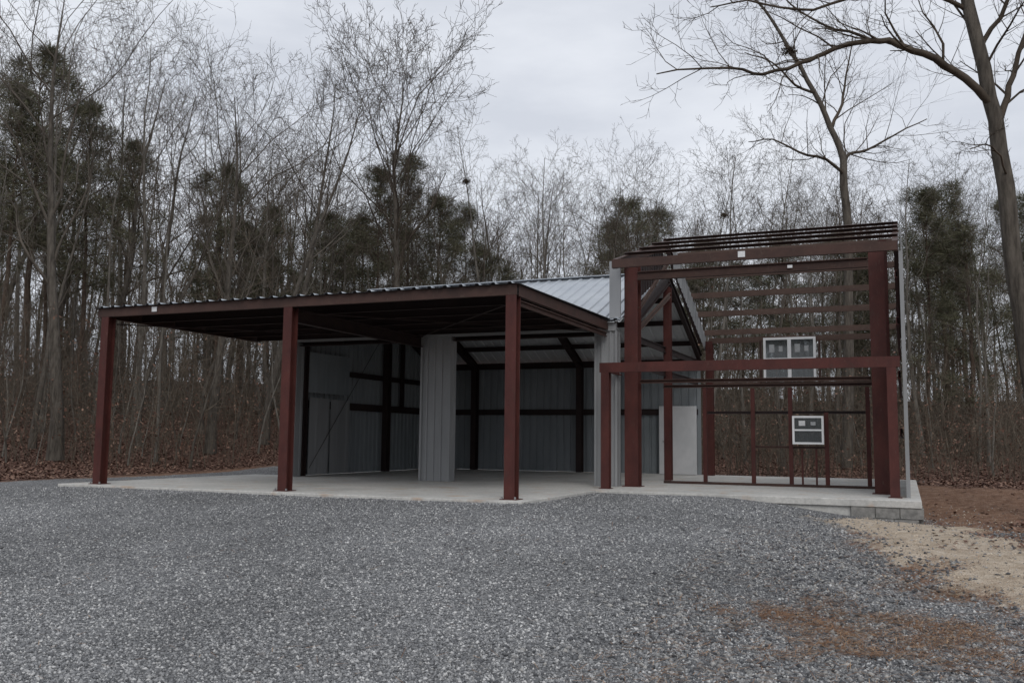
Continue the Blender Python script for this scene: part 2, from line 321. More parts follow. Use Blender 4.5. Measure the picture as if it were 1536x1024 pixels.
def window(x0,x1,z0,z1,Y,dbl,f=0.06):
    b=B().box(x0,x1,Y-0.04,Y+0.04,z0,z0+f).box(x0,x1,Y-0.04,Y+0.04,z1-f,z1).box(x0,x0+f,Y-0.04,Y+0.04,z0+f,z1-f).box(x1-f,x1,Y-0.04,Y+0.04,z0+f,z1-f)
    xm=(x0+x1)/2; zm=(z0+z1)/2
    if dbl: b.box(xm-0.05,xm+0.05,Y-0.04,Y+0.04,z0+f,z1-f)
    cells=[(x0+f,xm-0.05),(xm+0.05,x1-f)] if dbl else [(x0+f,x1-f)]
    for a,c in cells: b.box(a,c,Y-0.02,Y+0.02,zm-0.018,zm+0.018)
    w=t.part('window',b,WHITE,label='new white sash window set in the open frame')
    for a,c in cells:
        mw=(c-a); hh=z1-zm-f-0.02
        t.part('pane',B().box(a,c,Y-0.006,Y+0.006,z0+f,zm-0.018),GLASS,parent=w)
        t.part('pane',B().box(a,c,Y-0.006,Y+0.006,zm+0.018,z1-f),GLASS,parent=w)
        t.part('sticker',B().box(a+0.16*mw,a+0.40*mw,Y-0.012,Y-0.010,zm+0.02+0.3*hh,zm+0.02+0.75*hh),STK if dbl else PAPER,parent=w)
        t.part('sticker',B().box(a+0.60*mw,a+0.78*mw,Y-0.012,Y-0.010,zm+0.02+0.35*hh,zm+0.02+0.65*hh),STK,parent=w)
window(-3.71,-2.27,2.76,3.97,27.40,True,0.065)
window(-2.34,-1.67,0.95,1.58,21.74,False,0.045)
t.part('paper_tag',B().box(-2.98,-2.84,EY-0.050,EY-0.044,4.65,4.77),PAPER)
t.part('paper_tag',B().box(-2.15,-2.05,19.652,19.658,4.57,4.63),PAPER)
# ---------------------------------------------------------------- ground
rs=np.random.RandomState(3)
PH=[(rs.uniform(0,6.28),rs.uniform(0,6.28),rs.uniform(0,6.28)) for _ in range(12)]
def wn(x,y,sc=1.0):
    v=0
    for i,(a,b,c) in enumerate(PH):
        k=sc*(0.5*1.35**i); v=v+np.sin(k*(x*math.cos(c)+y*math.sin(c))+a)*np.cos(k*(-x*math.sin(c)*0.8+y*math.cos(c))+b)/(1.22**i)
    return v/2.5
def ss(t): t=np.clip(t,0,1); return t*t*(3-2*t)
def sand(x,y):
    x=np.asarray(x,float);y=np.asarray(y,float)
    ax,ay,bx,by=-0.25,16.4,1.9,11.2
    tt=np.clip(((x-ax)*(bx-ax)+(y-ay)*(by-ay))/((bx-ax)**2+(by-ay)**2),0,1.2)
    cx=ax+(bx-ax)*tt; cy=ay+(by-ay)*tt
    dd=np.sqrt((x-cx)**2+(y-cy)**2)-0.35*ss(tt)+0.65*wn(x,y,1.6)+0.5*wn(x+3,y,5.0)
    return ss((1.4-dd)/1.0)
def gz(x,y):
    x=np.asarray(x,float);y=np.asarray(y,float)
    front=-0.50*ss((13.7-y)/8.0)
    right=-0.34*ss((x+3.6)/4.0)*ss((24-y)/5)
    z=-0.05+np.maximum(front+right,-0.58)
    z=z-0.12*ss((y-27)/4)
    d=np.sqrt(x*x+y*y)
    z=z+6.0*ss((d-70)/75)+1.9*ss((d-24)/34)*ss((-x-13)/10)+0.9*ss((d-27)/32)
    z=z+0.018*wn(x,y,0.7)+0.10*wn(x,y,0.12)*ss((d-26)/10)+0.03*wn(x,y,3.5)*ss((x+1.5)/2)
    return z+0.08*sand(x,y)
def gravel(x,y):
    e=-0.35+1.7*ss((12.6-y)/3.5)-0.9*ss((7.6-y)/1.5)+0.8*wn(x,y,0.9)+0.4*wn(x,y,4.0)
    a=ss((e-x)/2.2+0.5)
    l=ss((x+18.1+0.5*wn(x,y,0.8))/0.6+0.5)
    bk=ss((25.0-y)/1.0)
    g1=a*l*bk
    g2=ss((x+7)/1)*ss((1.0-x)/1)*ss((y-27.5)/0.3)*ss((31-y)/1)
    return np.maximum(g1,g2)
def straw(x,y):
    v=0
    for cx,cy,rx,ry in ((0.3,9.2,1.3,0.9),(0.9,6.8,0.9,1.2),(-0.9,7.7,1.0,0.7),(-0.5,8.8,0.9,0.6),(1.8,9.3,1.2,1.0),(-0.2,7.9,0.9,0.7),(-1.4,6.6,0.6,0.5),(0.6,10.6,0.8,0.8)):
        q=np.sqrt(((x-cx)/rx)**2+((y-cy)/ry)**2)+1.1*wn(x,y,2.2)+0.8*wn(x+5,y,7.0)
        v=np.maximum(v,ss((1.15-q)/1.5))
    return v
def litter(x,y):
    return np.maximum.reduce([ss((-18.1-x)/0.8),ss((y-24.5)/2),0.75*ss((x-1.8-wn(x,y,1))/1.0)*ss((y-14.5)/2)])
def axis(lo,a,b,hi,fine,n):
    m=np.arange(a,b,fine); L=a-np.geomspace(0.4,a-lo,n)[::-1]; R=b+np.geomspace(0.4,hi-b,n)
    return np.concatenate([L,m,R])
xs=np.concatenate([axis(-700,-24,-3,-3.0001+0.5,0.2,60)[:-60],axis(-3.1,-3,7,500,0.10,60)[60:]]); ys=axis(-120,4.5,26,800,0.14,60)
GX,GY=np.meshgrid(xs,ys); GZ=gz(GX,GY)
V=np.stack([GX,GY,GZ],-1).reshape(-1,3); nx=len(xs); ny=len(ys)
idx=np.arange(nx*ny).reshape(ny,nx)
F=np.stack([idx[:-1,:-1],idx[:-1,1:],idx[1:,1:],idx[1:,:-1]],-1).reshape(-1,4)
m,nt,b=newmat('ground_cover')
at=nt.nodes.new('ShaderNodeAttribute'); at.attribute_name='zone'
sep=nt.nodes.new('ShaderNodeSeparateColor'); nt.links.new(at.outputs['Color'],sep.inputs[0])
tc=nt.nodes.new('ShaderNodeTexCoord')
def vor(scale):
    v=nt.nodes.new('ShaderNodeTexVoronoi'); v.inputs['Scale'].default_value=scale; nt.links.new(tc.outputs['Object'],v.inputs['Vector']); return v
v1=vor(48); sp=nt.nodes.new('ShaderNodeSeparateColor'); nt.links.new(v1.outputs['Color'],sp.inputs[0])
rg=ramp(nt,[(0,(0.08,0.082,0.087)),(0.5,(0.205,0.207,0.212)),(0.85,(0.31,0.312,0.312)),(1,(0.50,0.495,0.48))]); nt.links.new(sp.outputs[0],rg.inputs['Fac'])
ng=noise(nt,0.33,5,0.6); rgg=ramp(nt,[(0.35,(0.76,0.76,0.76)),(0.65,(1.12,1.12,1.12))]); nt.links.new(ng.outputs['Fac'],rgg.inputs['Fac'])
mg=nt.nodes.new('ShaderNodeMixRGB'); mg.blend_type='MULTIPLY'; mg.inputs[0].default_value=1; nt.links.new(rg.outputs['Color'],mg.inputs[1]); nt.links.new(rgg.outputs['Color'],mg.inputs[2])
nd=noise(nt,5,9,0.8); rd=ramp(nt,[(0.3,(0.10,0.052,0.033)),(0.5,(0.22,0.125,0.080)),(0.7,(0.36,0.25,0.18))]); nt.links.new(nd.outputs['Fac'],rd.inputs['Fac'])
nsd=noise(nt,4,10,0.78); rsd=ramp(nt,[(0.3,(0.30,0.23,0.165)),(0.5,(0.52,0.43,0.33)),(0.7,(0.66,0.58,0.48))]); nt.links.new(nsd.outputs['Fac'],rsd.inputs['Fac'])
nl=noise(nt,5,9,0.8); rl=ramp(nt,[(0.3,(0.060,0.033,0.025)),(0.5,(0.125,0.070,0.052)),(0.7,(0.20,0.13,0.10))]); nt.links.new(nl.outputs['Fac'],rl.inputs['Fac'])
def mixc(f,a,bb_):
    x=nt.nodes.new('ShaderNodeMixRGB'); nt.links.new(f,x.inputs[0]); nt.links.new(a,x.inputs[1]); nt.links.new(bb_,x.inputs[2]); return x.outputs[0]
nf=noise(nt,0.8,6,0.7); rf=ramp(nt,[(0.35,(0.030,0.025,0.020)),(0.65,(0.075,0.062,0.049))]); nt.links.new(nf.outputs['Fac'],rf.inputs['Fac'])
lit=mixc(at.outputs['Alpha'],rl.outputs['Color'],rf.outputs['Color'])
c1=mixc(sep.outputs[2],rd.outputs['Color'],lit)
ad=nt.nodes.new('ShaderNodeMath'); ad.operation='ADD'; n7=noise(nt,9,7,0.85); sb=nt.nodes.new('ShaderNodeMath'); sb.operation='MULTIPLY_ADD'; sb.inputs[1].default_value=3.2; sb.inputs[2].default_value=-1.6
nt.links.new(n7.outputs['Fac'],sb.inputs[0]); nt.links.new(sb.outputs[0],ad.inputs[0]); nt.links.new(sep.outputs[0],ad.inputs[1])
rr=ramp(nt,[(0.30,(0,0,0)),(0.70,(1,1,1))]); nt.links.new(ad.outputs[0],rr.inputs['Fac'])
c2=mixc(rr.outputs['Color'],c1,mg.outputs[0])
ad2=nt.nodes.new('ShaderNodeMath'); ad2.operation='ADD'; nt.links.new(sb.outputs[0],ad2.inputs[0]); nt.links.new(sep.outputs[1],ad2.inputs[1])
rr2=ramp(nt,[(0.20,(0,0,0)),(0.80,(1,1,1))]); nt.links.new(ad2.outputs[0],rr2.inputs['Fac'])
gt=nt.nodes.new('ShaderNodeMath'); gt.operation='MULTIPLY'; gt.inputs[1].default_value=8.0; gt.use_clamp=True; nt.links.new(sep.outputs[1],gt.inputs[0])
mm=nt.nodes.new('ShaderNodeMath'); mm.operation='MULTIPLY'; nt.links.new(rr2.outputs['Color'],mm.inputs[0]); nt.links.new(gt.outputs[0],mm.inputs[1])
c3=mixc(mm.outputs[0],c2,rsd.outputs['Color'])
nt.links.new(c3,b.inputs['Base Color']); b.inputs['Roughness'].default_value=0.9; b.inputs['Specular IOR Level'].default_value=0.2
bp=nt.nodes.new('ShaderNodeBump'); bp.inputs['Strength'].default_value=1.0; bp.inputs['Distance'].default_value=0.03
mh=nt.nodes.new('ShaderNodeMath'); mh.operation='ADD'; nt.links.new(v1.outputs['Distance'],mh.inputs[0]); nt.links.new(nd.outputs['Fac'],mh.inputs[1])
nt.links.new(mh.outputs[0],bp.inputs['Height']); nt.links.new(bp.outputs['Normal'],b.inputs['Normal'])
me=npmesh('ground',V,F,m,True)
ca=me.color_attributes.new('zone','FLOAT_COLOR','POINT')
X_,Y_=V[:,0],V[:,1]; sd_=sand(X_,Y_)
far=ss((np.sqrt(X_**2+Y_**2)-44-3*wn(X_,Y_,0.3))/14)
g_=gravel(X_,Y_)*(1-0.75*straw(X_,Y_)); g_=np.where(g_>0.985,2.5,np.where(g_<0.01,-2.5,g_))
zc=np.stack([g_,sd_,litter(X_,Y_),far],-1).astype(np.float32)
ca.data.foreach_set('color',zc.ravel())
gr=obj('ground',me); gr['kind']='structure'
# ---------------------------------------------------------------- scattered stones
def scatter(n,dlo,dhi,prob,power=1.6):
    d=dlo+(dhi-dlo)*rs.rand(n)**power; r=(rs.rand(n)*2-1)*0.60*d
    x=r*C-d*SN; y=r*SN+d*C
    k=rs.rand(n)<prob(x,y)
    return x[k],y[k]
OV=np.array([(1,0,0),(0,1,0),(-1,0,0),(0,-1,0),(0,0,1),(0,0,-1)],float)
OF=np.array([(0,1,4),(1,2,4),(2,3,4),(3,0,4),(1,0,5),(2,1,5),(3,2,5),(0,3,5)])
def stones(x,y,smin,smax):
    n=len(x); s=smin+(smax-smin)*rs.rand(n)**2.2
    V=OV[None]*(s[:,None,None]*rs.uniform(0.55,1.25,(n,6,1)))
    V=V+rs.normal(0,0.22,(n,6,3))*s[:,None,None]
    V[:,:,2]*=0.7
    a=rs.rand(n)*6.28; ca_,sa=np.cos(a)[:,None],np.sin(a)[:,None]
    X=V[:,:,0]*ca_-V[:,:,1]*sa; Y=V[:,:,0]*sa+V[:,:,1]*ca_
    V=np.stack([X+x[:,None],Y+y[:,None],V[:,:,2]+(gz(x,y)+s*0.15)[:,None]],-1)
    F=(OF[None]+6*np.arange(n)[:,None,None]).reshape(-1,3)
    return V.reshape(-1,3),F
def offslab(x,y):
    on=((x>-15.97)&(x<-5.70)&(y>14.0)&(y<20.3))|((x>-14.8)&(x<0.26)&(y>17.78)&(y<27.9))
    return 1.0-on
x,y=scatter(250000,5.6,19,lambda x,y:np.clip(gravel(x,y)*(1-0.97*sand(x,y))*(1-0.7*straw(x,y))+0.04,0,1)*offslab(x,y),1.4)
V,F=stones(x,y,0.006,0.021); o=obj('gravel',npmesh('gravel',V,F,STONE)); o['kind']='stuff'
x,y=scatter(80000,5.6,16,lambda x,y:ss((x+3.0+0.6*wn(x,y,1.5))/1.8)*ss((2.2-x)/1.0)*(1-0.93*sand(x,y))*(0.18+0.82*ss(wn(x+2,y,2.0)+0.5))*offslab(x,y),1.2)
V,F=stones(x,y,0.010,0.034); o=obj('coarse_gravel',npmesh('coarse_gravel',V,F,STONED)); o['kind']='stuff'
x,y=scatter(26000,6,19,lambda x,y:np.maximum(0.45*sand(x,y),0.4*(x>-0.5)*(1-gravel(x,y)))*offslab(x,y),1.2)
V,F=stones(x,y,0.004,0.022); o=obj('sand_crumbs',npmesh('sand_crumbs',V,F,SANDC)); o['kind']='stuff'
def blades(x,y,z,L,w,flat=0.15):
    n=len(x); a=rs.rand(n)*6.28; l=L*rs.uniform(0.5,1.3,n)
    dx,dy,dz=np.cos(a)*l,np.sin(a)*l,rs.normal(0,flat,n)*l
    px_,py_=-np.sin(a)*w,np.cos(a)*w
    V=np.stack([np.stack([x-px_,y-py_,z],-1),np.stack([x+px_,y+py_,z+w*rs.rand(n)],-1),np.stack([x+px_+dx,y+py_+dy,z+np.abs(dz)],-1),np.stack([x-px_+dx,y-py_+dy,z+np.abs(dz)],-1)],1)
    F=np.arange(4*n).reshape(n,4)
    return V.reshape(-1,3),F
x,y=scatter(150000,5.4,13,lambda x,y:np.maximum(0.8*straw(x,y),0.06*(x>-2.2)+0.004),1.0)
V,F=blades(x,y,gz(x,y)+0.014+0.016*rs.rand(len(x)),0.10,0.0018); o=obj('pine_straw',npmesh('pine_straw',V,F,STRAW)); o['kind']='stuff'
def off2(x,y): return offslab(x,y)*(1-gravel(x,y))
x,y=scatter(230000,12,52,lambda x,y:np.maximum(litter(x,y),0.03*(x>0.3)*(y>8))*off2(x,y),1.2)
V,F=blades(x,y,gz(x,y)+0.01,0.065,0.023,0.3); o=obj('fallen_leaves',npmesh('fallen_leaves',V,F,LEAF)); o['kind']='stuff'
# ---------------------------------------------------------------- trees
def tubes(polys,sides):
    groups={}
    for P,R in polys: groups.setdefault(len(P),[]).append((P,R))
    Vs=[];Fs=[];off=0
    ang=np.arange(sides)*2*math.pi/sides
    for k,lst in groups.items():
        P=np.array([a for a,_ in lst]); R=np.array([r for _,r in lst]); n=len(lst)
        T=np.zeros_like(P); T[:,1:-1]=P[:,2:]-P[:,:-2]; T[:,0]=P[:,1]-P[:,0]; T[:,-1]=P[:,-1]-P[:,-2]
        T/=np.linalg.norm(T,axis=2,keepdims=True)+1e-9
        ref=np.array([0.31,0.17,0.93]); ref=np.where(np.abs(T[:,:1]@ref)[...,None]>0.8,np.array([1.0,0.1,0.05]),ref)
        U=np.cross(T,np.broadcast_to(ref,T.shape)); U/=np.linalg.norm(U,axis=2,keepdims=True)+1e-9
        W=np.cross(T,U)
        ring=P[:,:,None]+R[:,:,None,None]*(U[:,:,None]*np.cos(ang)[None,None,:,None]+W[:,:,None]*np.sin(ang)[None,None,:,None])
        Vs.append(ring.reshape(-1,3))
        i=np.arange(n*k*sides).reshape(n,k,sides); a=i[:,:-1]; b=i[:,1:]
        Fs.append((np.stack([a,np.roll(a,-1,2),np.roll(b,-1,2),b],-1)+off).reshape(-1,4)); off+=n*k*sides
    return np.concatenate(Vs),np.concatenate(Fs)
NP=[11,7,5,4,3]; WOB=[0.05,0.15,0.20,0.23,0.24]
def norm(v): return v/(np.linalg.norm(v)+1e-9)
def branch(p,d,L,r,lev,rng,out,kids,trop=0.10,maxlev=4,minr=0.006,ratio=0.52,ang=(0.5,1.05)):
    n=NP[lev]; pts=[p]; st=L/(n-1)
    for i in range(n-1):
        d=norm(d+rng.normal(0,WOB[lev],3)+np.array([0,0,trop])); p=p+d*st; pts.append(p)
    re=max(minr*0.6,r*(0.30 if lev else 0.12)); R=[r+(re-r)*i/(n-1) for i in range(n)]
    out[lev].append((pts,R))
    if lev>=maxlev: return
    k=kids[lev]
    k=max(1,int(round(k*rng.uniform(0.75,1.25))))
    az=rng.uniform(0,6.28)
    for j in range(k):
        tpos=0.22+0.76*(j+rng.uniform(0,1))/k; f=tpos*(n-1); i=min(int(f),n-2); fr=f-i
        q=pts[i]*(1-fr)+pts[i+1]*fr; dd=norm(pts[i+1]-pts[i])
        az+=2.4+rng.normal(0,0.4); a=rng.uniform(*ang)
        e1=norm(np.cross(dd,np.array([0.3,0.2,0.9]))); e2=np.cross(dd,e1)
        cd=dd*math.cos(a)+(e1*math.cos(az)+e2*math.sin(az))*math.sin(a)
        cr=max(minr,(R[i]*(1-fr)+R[i+1]*fr)*0.5)
        branch(q,cd,L*ratio*(1.15-0.6*tpos)*rng.uniform(0.75,1.2),cr,lev+1,rng,out,kids,trop,maxlev,minr,ratio,ang)
def treeparts(seed,H,r0,first,limbs,spread,kids=(0,5,4,3),maxlev=4,minr=0.006,lean=0.02,a0=(0.4,0.85),trop=0.08,wob=0.05):
    rng=np.random.RandomState(seed); out=[[],[],[],[],[]]
    n=12; p=np.zeros(3); d=norm(np.array([rng.normal(0,lean),rng.normal(0,lean),1])); pts=[p-np.array([0,0,0.3])]
    for i in range(n-1):
        d=norm(d+np.array([rng.normal(0,wob),rng.normal(0,wob),0.05])); p=p+d*H*0.93/(n-1); pts.append(p)
    R=[r0*1.35]+[max(0.012,r0*(1-0.93*(i/(n-1))**0.9)) for i in range(1,n)]
    out[0].append((pts,R)); az=rng.uniform(0,6.28)
    for j in range(limbs):
        tpos=first+(0.97-first)*(j+rng.uniform(0,0.9))/limbs; f=tpos*(n-1); i=min(int(f),n-2); fr=f-i
        q=pts[i]*(1-fr)+pts[i+1]*fr; dd=norm(pts[i+1]-pts[i]); az+=2.4+rng.normal(0,0.3); a=rng.uniform(*a0)
        cd=norm(dd*math.cos(a)+np.array([math.cos(az),math.sin(az),0])*math.sin(a))
        s=(tpos-first)/(1-first); L=H*spread*(0.55+0.9*s*(1-s)*2-0.25*s)*rng.uniform(0.75,1.2)
        rr_=(R[i]*(1-fr)+R[i+1]*fr)
        branch(q,cd,L,max(minr*1.5,rr_*rng.uniform(0.3,0.5)),1,rng,out,kids,trop,maxlev,minr)
    return out
def treemesh(name,out,barkm,twigm):
    V,F=tubes(out[0],9); tm=npmesh(name+'_trunk',V,F,barkm,True)
    Vs,Fs=tubes(out[1]+out[2],5); Vt,Ft=tubes(out[3]+out[4],3) if (out[3] or out[4]) else (np.zeros((0,3)),np.zeros((0,4),int))
    cm=npmesh(name+'_crown',np.concatenate([Vs,Vt]),np.concatenate([Fs,Ft+len(Vs)]),twigm)
    return tm,cm
bare=[]; tops=[]
specs=[(1,15,0.14,0.42,12,0.36),(2,15,0.10,0.46,11,0.30),(3,15,0.16,0.32,13,0.42),(4,15,0.09,0.50,10,0.28),(5,15,0.12,0.40,12,0.34),(6,15,0.15,0.36,12,0.40),(7,15,0.08,0.46,10,0.27),(8,15,0.12,0.34,12,0.32),(9,15,0.14,0.38,12,0.38),(10,15,0.12,0.42,11,0.38)]
bm=[BARK,BARK2,BARK,BARK2,BARK2,BARK,BARK2,BARK,BARK,BARK2]; tm_=[TWIG,TWIG,TWIG3,TWIG3,TWIG2,TWIG,TWIG,TWIG3,TWIG3,TWIG]
for i,(sd,H,r,fi,nl_,sp_) in enumerate(specs):
    o_=treeparts(sd,H,r,fi,nl_,sp_,minr=0.0055,wob=0.04+0.012*(i%4)); bare.append(treemesh('bare_tree',o_,bm[i],tm_[i])); tops.append(o_[0][0][0][-3])
slim=[]
for i in range(5):
    o_=treeparts(20+i,8,0.038,0.2,13,0.30,kids=(0,5,4),maxlev=3,minr=0.005,lean=0.10,a0=(0.5,1.15),wob=0.08); slim.append(treemesh('young_tree',o_,BARK if i%2 else BARK2,BRUSH if i%2 else TWIG))
def needles(rng,centers,nper,size):
    n=len(centers)*nper; c=np.repeat(np.array(centers),nper,0)
    d=rng.normal(0,1,(n,3)); d[:,2]=d[:,2]*0.8+0.35; d/=np.linalg.norm(d,axis=1,keepdims=True)
    o_=c+d*rng.rand(n,1)**0.7*size*0.6
    e=rng.normal(0,1,(n,3)); e-=d*(e*d).sum(1,keepdims=True); e/=np.linalg.norm(e,axis=1,keepdims=True)
    l=size*rng.uniform(0.35,0.8,(n,1)); w=size*0.020
    V=np.stack([o_-e*w,o_+e*w,o_+d*l],1).reshape(-1,3); return V,np.arange(3*n).reshape(n,3)
pines=[]
for i in range(4):
    rng=np.random.RandomState(60+i); H=14
    out=[[],[],[],[],[]]; n=12
    pts=[np.array([0,0,-0.3])]; p=np.zeros(3)
    for k in range(n-1): p=p+np.array([rng.normal(0,0.05),rng.normal(0,0.05),H/(n-1)]); pts.append(p)
    R=[0.16]+[max(0.02,0.13*(1-k/(n-0.5))) for k in range(1,n)]
    out[0].append((pts,R)); cen=[]; az=0
    fi=(0.40,0.46,0.54,0.2)[i]; nbh=28
    for j in range(nbh):
        tpos=fi+(0.99-fi)*(j+rng.rand())/nbh; f=tpos*(n-1); a=min(int(f),n-2); q=pts[a]+(pts[a+1]-pts[a])*(f-a)
        az+=2.4+rng.normal(0,0.4); s=(tpos-fi)/(1-fi); L=(0.5+2.3*(1-s)**0.7*min(1,0.35+s*3))*rng.uniform(0.5,1.2)
        el=0.15+0.8*s; d=np.array([math.cos(az)*math.cos(el),math.sin(az)*math.cos(el),math.sin(el)])
        tmp=[[],[],[],[],[]]; branch(q,d,L,0.03,2,rng,tmp,(0,0,4,2),0.06,3,0.008)
        out[1]+=tmp[2]; out[3]+=tmp[3]
        for P_,R_ in tmp[3]: cen.append(P_[-1])
        cen.append(tmp[2][0][0][-1])
    tm,cm=treemesh('pine_tree',out,PINEB,PINEB)
    V,F=needles(rng,cen,84,0.56); nm=npmesh('needles',V,F,NEEDLE)
    pines.append((tm,cm,nm))
def place(kind,me,loc,sc,rot,label,cat,group):
    e=empty(kind,loc,label,cat,group); e.scale=(sc[0],sc[0],sc[1]); e.rotation_euler=(0,0,rot)
    for nm,m_ in zip(('trunk','crown','needles'),me):
        obj(nm,m_,e)
    return e
G='trees of the bare winter woods around the building'
rng=random.Random(11)
prof=[(-200,-60),(0,-20),(120,10),(230,90),(330,130),(400,90),(460,120),(500,230),(560,250),(700,225),(860,225),(1020,245),(1100,190),(1250,170),(1400,200),(1536,190),(1800,190)]
def topy(x): return float(np.interp(x,[a for a,_ in prof],[b for _,b in prof]))
def ok(X,Y):
    if -16.6<X<1.6 and 13<Y<29.5: return False
    if -19.2<X<1 and Y<27: return False
    if X>-2 and Y<26: return False
    return True
placed=[]
def tryplace(dlo,dhi,pxlo,pxhi,mind):
    for _ in range(60):
        d=rng.uniform(dlo,dhi); x=rng.uniform(pxlo,pxhi); r=(x-768)/1393*d
        X,Y=L2W(r,d)
        if not ok(X,Y): continue
        if any((X-a)**2+(Y-b_)**2<mind*mind for a,b_ in placed): continue
        placed.append((X,Y)); return X,Y,d,x
    return None
def zat(X,Y): return float(gz(X,Y))
def sp_tree(x,d,me,ytop,base,rot,thick=1.0,topv=None):
    r=(x-768)/1393*d
    X,Y=L2W(r,d); placed.append((X,Y)); z0=zat(X,Y); H=1+d*math.tan(0.1044+math.atan((512-ytop)/1393))-z0; s=H/base
    e=place('bare_tree',me,(X,Y,z0),(s*thick,s),rot,'large bare hardwood tree with spreading grey branches','tree',G)
    if topv is not None:
        c,s_=math.cos(rot),math.sin(rot); a,b_,z=topv
        return (X+(a*c-b_*s_)*s*thick,Y+(a*s_+b_*c)*s*thick,z0+z*s)
oc=treeparts(101,18,0.22,0.36,26,0.40,kids=(0,7,5,3),minr=0.009,lean=0.0,a0=(0.4,0.75),trop=0.12); mc=treemesh('bare_tree',oc,BARK,TWIG3)
sp_tree(588,40,mc,50,18,0.4)
ol=treeparts(103,18,0.24,0.34,16,0.46,kids=(0,6,5,3),minr=0.007,lean=0.03,a0=(0.4,0.8),trop=0.10); ml=treemesh('bare_tree',ol,BARK,TWIG)
sp_tree(90,28,ml,-60,18,1.2); sp_tree(400,36,bare[0],60,15,2.0,1.1); sp_tree(320,32,ml,120,18,4.0); sp_tree(455,40,bare[5],75,15,1.0); sp_tree(205,36,bare[9],40,15,3.0)
n1=sp_tree(757,44,bare[1],150,15,0.5,1.0,tops[1]); sp_tree(825,42,bare[4],205,15,2.5); sp_tree(905,43,bare[2],225,15,2.9)
n2=sp_tree(1063,46,bare[6],215,15,0.9,1.0,tops[6])
for (dlo,dhi,a,b_,cnt,md_) in ((29,38,-60,430,14,2.8),(38,62,-80,700,44,2.3),(33,46,560,1600,22,2.5),(46,70,300,1650,60,2.2)):
    for _ in range(cnt):
        q=tryplace(dlo,dhi,a,b_,md_)
        if not q: continue
        X,Y,d,x=q; z0=zat(X,Y); H=(1+(658-topy(x))/1393*d*1.02-z0)*rng.uniform(0.62,1.02); H=max(7,min(H,25)); k=rng.randrange(10)
        place('bare_tree',bare[k],(X,Y,z0),(H/15*rng.uniform(0.85,1.2),H/15),rng.uniform(0,6.28),'tall bare hardwood tree with fine grey branches in woods','tree',G)
for (dlo,dhi,a,b_,cnt) in ((26,38,-60,430,34),(30,44,400,1700,34)):
    for _ in range(cnt):
        q=tryplace(dlo,dhi,a,b_,0.8)
        if not q: continue
        X,Y,d,x=q; s=rng.uniform(0.4,1.1)
        place('young_tree',slim[rng.randrange(5)],(X,Y,zat(X,Y)),(s,s),rng.uniform(0,6.28),'slender bare young tree at the edge of the woods','tree','young trees at the edge of the woods')
PL=[(30,40,90),(-10,38,150),(118,42,170),(60,46,240),(320,46,260),(180,50,230),(555,46,265),(600,50,245),(650,48,305),(700,52,320),(945,50,305),(985,56,320),(915,58,340),(400,52,320),(480,52,330),(1390,44,290),(1425,47,285),(1460,42,330),(1530,48,300)]
for _ in range(42):
    PL.append((rng.uniform(-60,1600),rng.uniform(46,68),rng.uniform(330,450)))
for x,d,yt in PL:
    r=(x-768)/1393*d; X,Y=L2W(r,d); z0=zat(X,Y); H=1+d*math.tan(0.1044+math.atan((512-yt)/1393))-z0
    k=rng.randrange(3) if yt<325 else rng.choice((0,3,3))
    place('pine_tree',pines[k],(X,Y,z0),(H/14*(1.15 if yt<325 else 1.5),H/14),rng.uniform(0,6.28),'dark green pine tree standing among bare hardwoods','tree',G)
def customtree(base,polylines,seed,label,barkm,twigm):
    rng2=np.random.RandomState(seed); out=[[],[],[],[],[]]
    for lev,pl,r0,r1,kn,kl in polylines:
        P=[np.array([a*C-b_*SN,a*SN+b_*C,z]) for a,b_,z in pl]
        n=len(P); R=[r0+(r1-r0)*i/(n-1) for i in range(n)]
        PP=[];RR=[]
        for i in range(n-1):
            for k in range(3):
                t_=k/3; p0=P[max(i-1,0)];p1=P[i];p2=P[i+1];p3=P[min(i+2,n-1)]
                PP.append(0.5*((2*p1)+(-p0+p2)*t_+(2*p0-5*p1+4*p2-p3)*t_*t_+(-p0+3*p1-3*p2+p3)*t_**3)+rng2.normal(0,0.016,3)); RR.append(R[i]*(1-t_)+R[i+1]*t_)
        PP.append(P[-1]);RR.append(R[-1]); out[0 if lev==0 else 1].append((PP,RR))
        az=rng2.uniform(0,6)
        for j in range(kn):
            f=((0.6 if lev==0 else 0.15)+(0.39 if lev==0 else 0.84)*(j+rng2.rand())/kn)*(len(PP)-1); i=min(int(f),len(PP)-2); q=PP[i]; dd=norm(PP[i+1]-PP[i])
            az+=2.4; a=rng2.uniform(0.5,1.0); e1=norm(np.cross(dd,np.array([0.3,0.2,0.9]))); e2=np.cross(dd,e1)
            cd=dd*math.cos(a)+(e1*math.cos(az)+e2*math.sin(az))*math.sin(a)+np.array([0,0,0.25])
            branch(q,norm(cd),kl*rng2.uniform(0.6,1.2),max(0.010,min(0.03,RR[i]*0.4)),2,rng2,out,(0,0,6,4),0.05,4,0.0042,0.55,(0.45,0.95))
    me_=treemesh('bare_tree',out,barkm,twigm)
    return place('bare_tree',me_,base,(1,1),0,label,'tree',G)
X,Y=L2W((1566-768)/1393*17.5,17.5); zb=zat(X,Y)
trunk=[(0.05,0,-0.2),(-0.06,0,1.0),(-0.15,0.05,2.3),(-0.34,0.1,4.65),(-0.54,0.1,7.0),(-0.68,0.1,8.05),(-1.02,0.15,10.0),(-1.2,0.2,11.5),(-1.35,0.2,13.5)]
